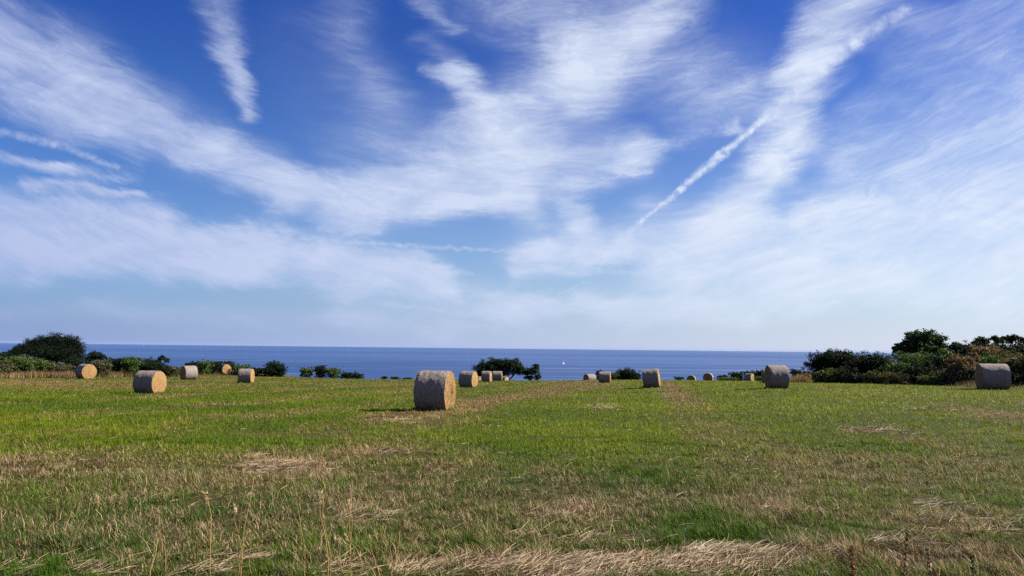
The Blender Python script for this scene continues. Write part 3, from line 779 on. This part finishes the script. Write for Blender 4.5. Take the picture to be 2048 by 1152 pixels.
tree('pine_tree', [(968, 735, 21, 13), (992, 727, 24, 11), (1020, 728, 22, 12), (1036, 740, 16, 10), (1000, 742, 28, 10), (970, 748, 20, 8)], 122, 'pine', 'lone spreading pine with dark green pads on the brow behind the pair of bales', 1015, r=.22)
tree('pine_tree', [(1064, 742, 15, 8), (1073, 732, 8, 6), (1052, 746, 10, 6), (1076, 754, 9, 5), (1058, 755, 14, 4)], 121, 'pine', 'smaller ragged pine at the right foot of the spreading pine', 1062, r=.13)
shrub('bush', [(1256, 746, 19, 10), (1240, 750, 13, 8), (1270, 753, 13, 7)], 115, 'dark', 'round dark bush on the brow between the bales in the middle right', BG)
shrub('bush', [(1228, 751, 12, 6)], 114, 'green', 'small green bush filling the gap between the brow bale and the round dark bush', BG)
shrub('bush', [(1200, 746, 10, 6)], 115, 'dark', 'dark bush peeping out between the two bales left of the round dark bush', BG)
for bl, Y, st, lab in [
 ([(1447, 754, 14, 4)], 112, 'dark', 'leftmost low end of the far dark hedge at the brow'),
 ([(1474, 750, 15, 6)], 112, 'dark', 'far dark hedge bush left of the bale among weeds'),
 ([(1500, 748, 16, 6)], 112, 'dark', 'far dark hedge bush directly behind the bale among weeds'),
 ([(1521, 746, 11, 6)], 111, 'dark', 'far dark hedge bush touching the left side of the big frosted bale'),
 ([(1592, 745, 13, 7)], 100, 'dark', 'far dark hedge bush touching the right side of the big frosted bale'),
 ([(1614, 747, 12, 6)], 95, 'dark', 'far dark hedge bush at the foot of the first big bush on the right'),
 ([(1455, 757, 22, 2.5)], 106, 'green', 'low green weeds at the brow left of the bale among weeds'),
 ([(1520, 756, 14, 4)], 104, 'green', 'low green weeds between the bale among weeds and the big frosted bale'),
]: shrub('far_shrub', bl, Y, st, lab, 'far hedge beyond the big frosted bale')
tree('hawthorn_tree', [(1845, 674, 32, 14), (1866, 686, 26, 16), (1830, 688, 30, 14), (1884, 696, 12, 12), (1850, 700, 40, 14)], 67, 'leafy', 'tallest leafy tree on the right rising above the scrub', 1848, r=.13)
tree('hawthorn_tree', [(1797, 696, 15, 10), (1806, 704, 18, 10)], 67, 'leafy', 'low airy tree joined to the left side of the tallest right hand tree', 1802, r=.08)
shrub('scrub_bush', [(1664, 716, 28, 14), (1688, 714, 20, 12), (1646, 726, 18, 12), (1668, 732, 40, 12), (1702, 722, 12, 9)], 68, 'dark', 'big rounded dark bush, leftmost of the right bank, standing against the sea', RG)
shrub('scrub_bush', [(1745, 722, 30, 14), (1730, 733, 26, 14), (1768, 732, 24, 14)], 65, 'dark', 'broad dark bush between the leftmost bush and the tallest tree', RG)
for bl, Y, st, lab in [
 ([(1655, 747, 22, 8)], 66, 'gorse', 'grey green low shrub below the leftmost big bush'),
 ([(1695, 743, 26, 9)], 65, 'olive', 'dull brownish shrub below the gap right of the leftmost big bush'),
 ([(1715, 753, 20, 9)], 62, 'dark', 'dark low shrub at the field edge left of the broad dark bush'),
 ([(1760, 752, 22, 10)], 60, 'olive', 'faded olive weeds at the foot of the broad dark bush'),
 ([(1830, 716, 36, 10)], 63, 'green', 'light topped green scrub spreading under the tallest tree'),
 ([(1795, 738, 22, 14)], 61, 'green', 'green shrub on the slope left below the tallest tree'),
 ([(1838, 746, 28, 15)], 58, 'dark', 'deep dark shrub at the middle of the right bank'),
 ([(1795, 756, 18, 9)], 57, 'olive', 'olive weeds at the field edge left of the deep dark shrub'),
 ([(1890, 716, 20, 14)], 62, 'green', 'green shrub right under the tallest tree'),
 ([(1868, 758, 20, 10)], 56, 'green', 'small bright green shrub at the field edge below the bracken dome'),
 ([(1896, 733, 24, 16)], 61, 'dark', 'dark shrub filling the slope between the tallest tree and the tan bracken dome'),
 ([(1924, 728, 24, 15), (1935, 742, 20, 12)], 54, 'bracken', 'tan bracken dome left of the bluish bale'),
 ([(1900, 750, 20, 13)], 55, 'olive', 'olive shrub at the foot of the tan bracken dome'),
 ([(1940, 757, 20, 14)], 53, 'dark', 'dark shrub hard against the left side of the bluish bale'),
 ([(1918, 697, 20, 11)], 66, 'dark', 'low dark hedge bush right of the tallest tree'),
 ([(1956, 697, 24, 12)], 66, 'dark', 'dark ridge bush under the leftmost ridge pine'),
 ([(1975, 706, 26, 12)], 60, 'bracken', 'reddish brown bracken on the upper slope behind the bluish bale'),
 ([(2006, 702, 22, 13)], 64, 'dark', 'dark ridge bush above the upper bracken'),
 ([(2044, 700, 22, 15)], 64, 'dark', 'dark ridge bush cut off by the right edge of the photo'),
 ([(2020, 714, 24, 11)], 60, 'olive', 'olive bracken patch on the upper slope near the right edge'),
 ([(1985, 722, 30, 13)], 57, 'green', 'green bramble just above the bluish bale'),
 ([(2034, 732, 22, 16)], 54, 'bracken', 'brown bracken right of the bluish bale at the photo edge'),
 ([(2036, 758, 20, 14)], 51, 'dark', 'dark shrub at the ground right of the bluish bale'),
 ([(2080, 735, 30, 25)], 52, 'dark', 'dark bush just at the far right end of the bank'),
]: shrub('scrub_bush' if st != 'bracken' else 'bracken_clump', bl, Y, st, lab, RG)
for bl, tp, lab in [
 ([(1962, 679, 12, 5), (1955, 685, 9, 4), (1972, 684, 8, 4)], 1963, 'leftmost of the three small ragged pines on the right ridge'),
 ([(1996, 681, 12, 5), (2010, 677, 10, 5), (1988, 676, 7, 4)], 2000, 'middle one of the three small ragged pines on the right ridge'),
 ([(2030, 675, 13, 5), (2044, 682, 11, 5), (2020, 682, 9, 4)], 2032, 'rightmost of the three small ragged pines on the right ridge')]:
    tree('ridge_pine', bl, 69, 'pine', lab, tp, 'small pines on the right ridge', r=.08)

# tall dead grass along the hedge feet
def tall_grass(line, n, hmin, hmax, seed, tint):
    g_ = np.random.default_rng(seed); P = [hit(px, py) for px, py in line]
    seg = g_.integers(0, len(P) - 1, n); tt = g_.random(n)
    A = np.array(P)[seg]; Bp = np.array(P)[seg + 1]
    xy = A + (Bp - A) * tt[:, None]; xy[:, 1] += g_.uniform(-.3, 4.5, n) ; xy[:, 0] += g_.normal(0, .5, n)
    k = fbm(xy[:, 0] * .5, xy[:, 1] * .5, seed, 3) > .40
    xy = xy[k]; n = len(xy)
    z = ground(xy[:, 0], xy[:, 1]); h = g_.uniform(hmin, hmax, n) * (.6 + .8 * fbm(xy[:, 0] * .8, xy[:, 1] * .8, seed + 2, 3))
    col = np.array(tint) * (.5 + .9 * g_.random(n))[:, None]
    return blades(np.c_[xy, z], h, np.full(n, .00055) * xy[:, 1], np.clip(g_.normal(.3, .2, n), 0, .9), g_.random(n) * 6.283, g_.normal(0, .6, n), col, False)
V, L, St, C = merge([
 tall_grass([(-60, 757), (60, 756), (140, 757), (230, 754), (330, 752)], 14000, .35, .75, 401, (.25, .17, .085)),
 tall_grass([(330, 751), (420, 749), (520, 750), (600, 751), (700, 754)], 7000, .25, .6, 402, (.23, .155, .08)),
 tall_grass([(1590, 765), (1650, 765), (1740, 766)], 4500, .3, .8, 403, (.24, .16, .08)),
 tall_grass([(1640, 757), (1700, 754), (1745, 760)], 2500, .35, .8, 405, (.22, .155, .085)),
 tall_grass([(1875, 757), (1930, 745), (1990, 735), (2060, 738)], 5000, .4, 1.0, 406, (.22, .16, .09)),
 tall_grass([(1740, 766), (1830, 768), (1930, 772), (2060, 779)], 6000, .2, .55, 404, (.17, .115, .06))])
tag(mesh_np('tall_dry_grass', V, L, St, m_straw, col=C), 'tall pale dead grass along the feet of the hedges', 'dry grass', kind='stuff')

# ------------------------------------------------------------------ foreground stalks
def stalk(px_base, px_tip, py_tip, y, label, head, seed):
    g_ = np.random.default_rng(seed)
    db = ray(px_base, 1160); x0 = db[0] * y; z0 = float(ground(x0, y))
    dt = ray(px_tip, py_tip); yt = y + g_.uniform(-.1, .15); tip = np.array([dt[0] * yt, yt, CAM[2] + dt[2] * yt])
    b = np.array([x0, y, z0]); v = tip - b
    pth = [v * q + np.array([.02 * math.sin(q * 5 + seed), 0, .03 * math.sin(q * 3.1)]) * (0 if q in (0, 1) else 1) for q in (0, .25, .5, .75, 1)]
    V, L, St, C = tubes([(pth, [.0027, .0025, .0022, .0018, .0012])])
    col = np.tile(np.array([.33, .215, .075]) * g_.uniform(.7, 1.15), (len(V), 1))
    parts = [(V, L, St, col)]
    if head:
        n = 40; q = g_.uniform(.86, 1.0, n)[:, None]
        p = v * q + g_.normal(0, .006, (n, 3)); dvv = np.c_[g_.normal(0, .5, n), g_.normal(0, .5, n), g_.uniform(.5, 1, n)] * .022
        sv_ = np.c_[g_.normal(0, 1, n), g_.normal(0, 1, n), np.zeros(n)] * .003
        parts.append((np.stack([p - sv_, p + sv_, p + dvv], 1).reshape(-1, 3), np.arange(n * 3), np.arange(n) * 3, np.tile([.40, .30, .17], (n * 3, 1))))
    else:
        for k in range(2):
            q = g_.uniform(.2, .55); p = v * q; e = p + np.array([g_.uniform(-.12, .12), 0, g_.uniform(.06, .16)])
            V2, L2, S2, C2 = tubes([([p, (p + e) / 2 + np.array([0, 0, .02]), e], [.002, .0016, .0008])])
            parts.append((V2, L2, S2, np.tile([.38, .27, .13], (len(V2), 1))))
    o = mesh_np('dry_stalk', *merge(parts)[:3], m_straw, col=merge(parts)[3], loc=tuple(b))
    return tag(o, label, 'grass stalk', 'tall dead grass stalks in the foreground')
STK = [(432, 412, 985), (300, 312, 1062), (330, 318, 1060), (478, 470, 1010), (470, 492, 980), (480, 508, 955), (505, 498, 1060), (610, 588, 1030), (612, 595, 1010), (655, 640, 985), (660, 648, 990),
       (700, 706, 960), (712, 698, 1000), (745, 760, 1050), (780, 800, 1060), (725, 690, 1070), (765, 742, 1070), (800, 838, 1070), (690, 676, 1075), (265, 252, 1095)]
for i, (b, tp, ty) in enumerate(STK):
    stalk(b, tp, ty, 4.9 + .25 * (i % 4), 'thin tall dead grass stalk among the sparse ones rising at the lower left edge', i % 3 == 0, 500 + i)
m_dock = leaf_material('dock_seeds', .1, .7, .2)
def dock(px, py_tip, y, label, tint, seed):
    g_ = np.random.default_rng(seed); d = ray(px, 1160); x0 = d[0] * y; z0 = float(ground(x0, y))
    h = CAM[2] + ray(px, py_tip)[2] * y - z0
    root = empty('dock_plant', (x0, y, z0)); tag(root, label, 'weed', 'seeding dock plants at the lower right')
    lean = g_.uniform(-.16, .16)
    V, L, St, C = tubes([([(0, 0, 0), (lean * .4 * h, 0, h * .5), (lean * h, 0, h)], [.004, .003, .0012])])
    mesh_np('stem', V, L, St, m_dock, root, col=np.tile([.12, .06, .03], (len(V), 1)))
    n = 120; q = g_.uniform(.3, 1, n); ph = np.floor(q * 16) / 16 + g_.normal(0, .012, n)
    rr_ = .017 * (1.15 - ph) * g_.random(n) + .004; th_ = g_.random(n) * 6.283
    p = np.c_[lean * h * ph + rr_ * np.cos(th_), rr_ * np.sin(th_), h * ph]
    a = g_.normal(0, 1, (n, 3)) * .006; b = g_.normal(0, 1, (n, 3)) * .006
    V = np.stack([p - a, p + b, p + a, p - b], 1).reshape(-1, 3)
    mesh_np('seed_head', V, np.arange(n * 4), np.arange(n) * 4, m_dock, root, col=np.repeat(np.array(tint) * g_.uniform(.5, 1.4, (n, 1)), 4, 0))
dock(1803, 1058, 4.9, 'tallest dark brown seeding dock spike at the lower right', (.20, .12, .055), 601)
dock(1712, 1085, 4.9, 'reddish brown dock spike left of the tallest dark one', (.20, .085, .04), 602)
dock(1868, 1092, 4.9, 'thin dark dock spike right of the tallest one', (.14, .09, .045), 603)
dock(1955, 1105, 4.8, 'greenish dock spike nearest the right corner', (.10, .10, .04), 604)

# ------------------------------------------------------------------ boats and birds
m_sail, t, out = material('sailcloth'); principled(t, out, t.mix(t.noise(t.new('ShaderNodeTexCoord').outputs['Object'], 1.2, 3), (.82, .82, .80), (.74, .75, .76)), .7, .3)
m_hull, t, out = material('white_hull'); principled(t, out, t.mix(t.noise(t.new('ShaderNodeTexCoord').outputs['Object'], .8, 3), (.74, .75, .77), (.62, .64, .68)), .35, .5)
m_mast, t, out = material('mast_metal'); principled(t, out, t.mix(t.noise(t.new('ShaderNodeTexCoord').outputs['Object'], 3, 2), (.5, .5, .52), (.38, .38, .4)), .4, .5)
def poly(name, V, Fs, m_, parent=None):
    L = [i for f in Fs for i in f]; st = np.cumsum([0] + [len(f) for f in Fs[:-1]])
    return mesh_np(name, np.array(V, float), np.array(L), st, m_, parent)
def boat(px, py, label, sc, rot):
    d = ray(px, py); y = (SEA_Z - CAM[2]) / d[2]; x = d[0] * y
    root = empty('sailboat', (x, y, SEA_Z)); root.rotation_euler = (0, 0, rot); root.scale = (sc, sc, sc); tag(root, label, 'sailboat', 'sailboats far out on the sea')
    hs = [(-4.5, .9, 1.0), (-2, 1.4, 1.0), (1.5, 1.3, 1.05), (4, .6, 1.2), (5.5, .03, 1.35)]
    V = []
    for hx, hb, hz_ in hs: V += [(hx, -hb, hz_), (hx, -hb * .6, -.2), (hx, hb * .6, -.2), (hx, hb, hz_)]
    Fs = []
    for i in range(4):
        a = i * 4; b = a + 4
        Fs += [(a, b, b + 1, a + 1), (a + 1, b + 1, b + 2, a + 2), (a + 2, b + 2, b + 3, a + 3), (a + 3, b + 3, b, a)]
    Fs += [(0, 1, 2, 3), (16, 19, 18, 17)]
    poly('hull', V, Fs, m_hull, root)
    V, L, St, C = tubes([([(.6, 0, .9), (.6, 0, 7), (.6, 0, 13.5)], [.1, .09, .06]), ([(.6, 0, 2), (-4.2, .2, 2.1)], [.07, .06])]); mesh_np('mast', V, L, St, m_mast, root)
    def sail(nm, A, B, Cc, bel):
        V = []; Fs = []; n = 6
        for off in (0, .05):
            for i in range(n + 1):
                for j in range(n + 1 - i):
                    u, v_ = i / n, j / n; p = np.array(A) * (1 - u - v_) + np.array(B) * u + np.array(Cc) * v_
                    p[1] += bel * 4 * (u * (1 - u - v_) + v_ * u + v_ * (1 - u - v_)) + off; V.append(tuple(p))
        idx = {}; k = 0
        for i in range(n + 1):
            for j in range(n + 1 - i): idx[i, j] = k; k += 1
        for o_ in (0, k):
            for i in range(n):
                for j in range(n - i):
                    f1 = (idx[i, j] + o_, idx[i + 1, j] + o_, idx[i, j + 1] + o_); Fs.append(f1)
                    if i + j < n - 1: Fs.append((idx[i + 1, j] + o_, idx[i + 1, j + 1] + o_, idx[i, j + 1] + o_))
        poly(nm, V, Fs, m_sail, root)
    sail('mainsail', (.5, 0, 2.2), (-4.1, .2, 2.3), (.5, 0, 13.2), .35)
    sail('jib', (.9, 0, 11.5), (5.2, 0, 1.5), (.9, .1, 1.8), .3)
boat(1127, 728, 'white sailboat right of the lone pine, the larger of the sails on the sea', .55, .5)
boat(854, 707, 'tiny white sail far out above the nearest bale', .9, -.4)
boat(287, 691.5, 'faint white sail near the horizon above the left hedge', 1.2, .9)
m_bird, t, out = material('dark_feathers'); principled(t, out, t.mix(t.noise(t.new('ShaderNodeTexCoord').outputs['Object'], 9, 3), (.03, .03, .035), (.07, .07, .075)), .7, .2)
def bird(px, py, Y, span, label, rot):
    d = ray(px, py); loc = (d[0] * Y, Y, CAM[2] + d[2] * Y)
    root = empty('bird', loc); root.rotation_euler = (.1, .1, rot); root.scale = (span,) * 3; tag(root, label, 'bird')
    V, L, St, C = tubes([([(0, -.36, 0), (0, -.30, .01), (0, -.15, 0), (0, .05, 0), (0, .2, 0), (0, .34, .01)], [.01, .035, .055, .06, .03, .012])]); mesh_np('body', V, L, St, m_bird, root, smooth=True)
    for s_ in (-1, 1):
        top = [(s_ * .04, -.12, .03), (s_ * .25, -.14, .10), (s_ * .5, .02, .04), (s_ * .25, .04, .09), (s_ * .04, .06, .03)]
        bot = [(a, b, c - .012) for a, b, c in top]
        poly('wing', top + bot, [(0, 1, 3, 4), (1, 2, 3), (9, 8, 6, 5), (8, 7, 6), (0, 5, 6, 1), (1, 6, 7, 2), (2, 7, 8, 3), (3, 8, 9, 4), (4, 9, 5, 0)], m_bird, root)
bird(333, 576, 240, .75, 'dark bird gliding low over the horizon left of the middle', .5)
bird(78, 389, 260, .65, 'dark bird high at the left in front of the grey white clouds', 1.2)

# ------------------------------------------------------------------ sea haze
hm = bpy.data.materials.new('sea_haze'); hm.use_nodes = True; hm.node_tree.nodes.clear()
t = NT(hm.node_tree); out = t.new('ShaderNodeOutputMaterial'); pv = t.new('ShaderNodeVolumePrincipled')
pv.inputs['Color'].default_value = (.30, .41, .66, 1); pv.inputs['Density'].default_value = 9e-6; pv.inputs['Anisotropy'].default_value = 0
t.l.new(pv.outputs[0], out.inputs['Volume'])
X_, Y0, Y1, Z0, Z1 = 66000, -66000, 66000, SEA_Z - 8, 58
hv = np.array([(x, y, z) for x in (-X_, X_) for y in (Y0, Y1) for z in (Z0, Z1)], float)
hf = [(0, 1, 3, 2), (4, 6, 7, 5), (0, 4, 5, 1), (2, 3, 7, 6), (0, 2, 6, 4), (1, 5, 7, 3)]
tag(mesh_np('haze', hv, np.array(hf).ravel(), np.arange(6) * 4, hm), kind='stuff')
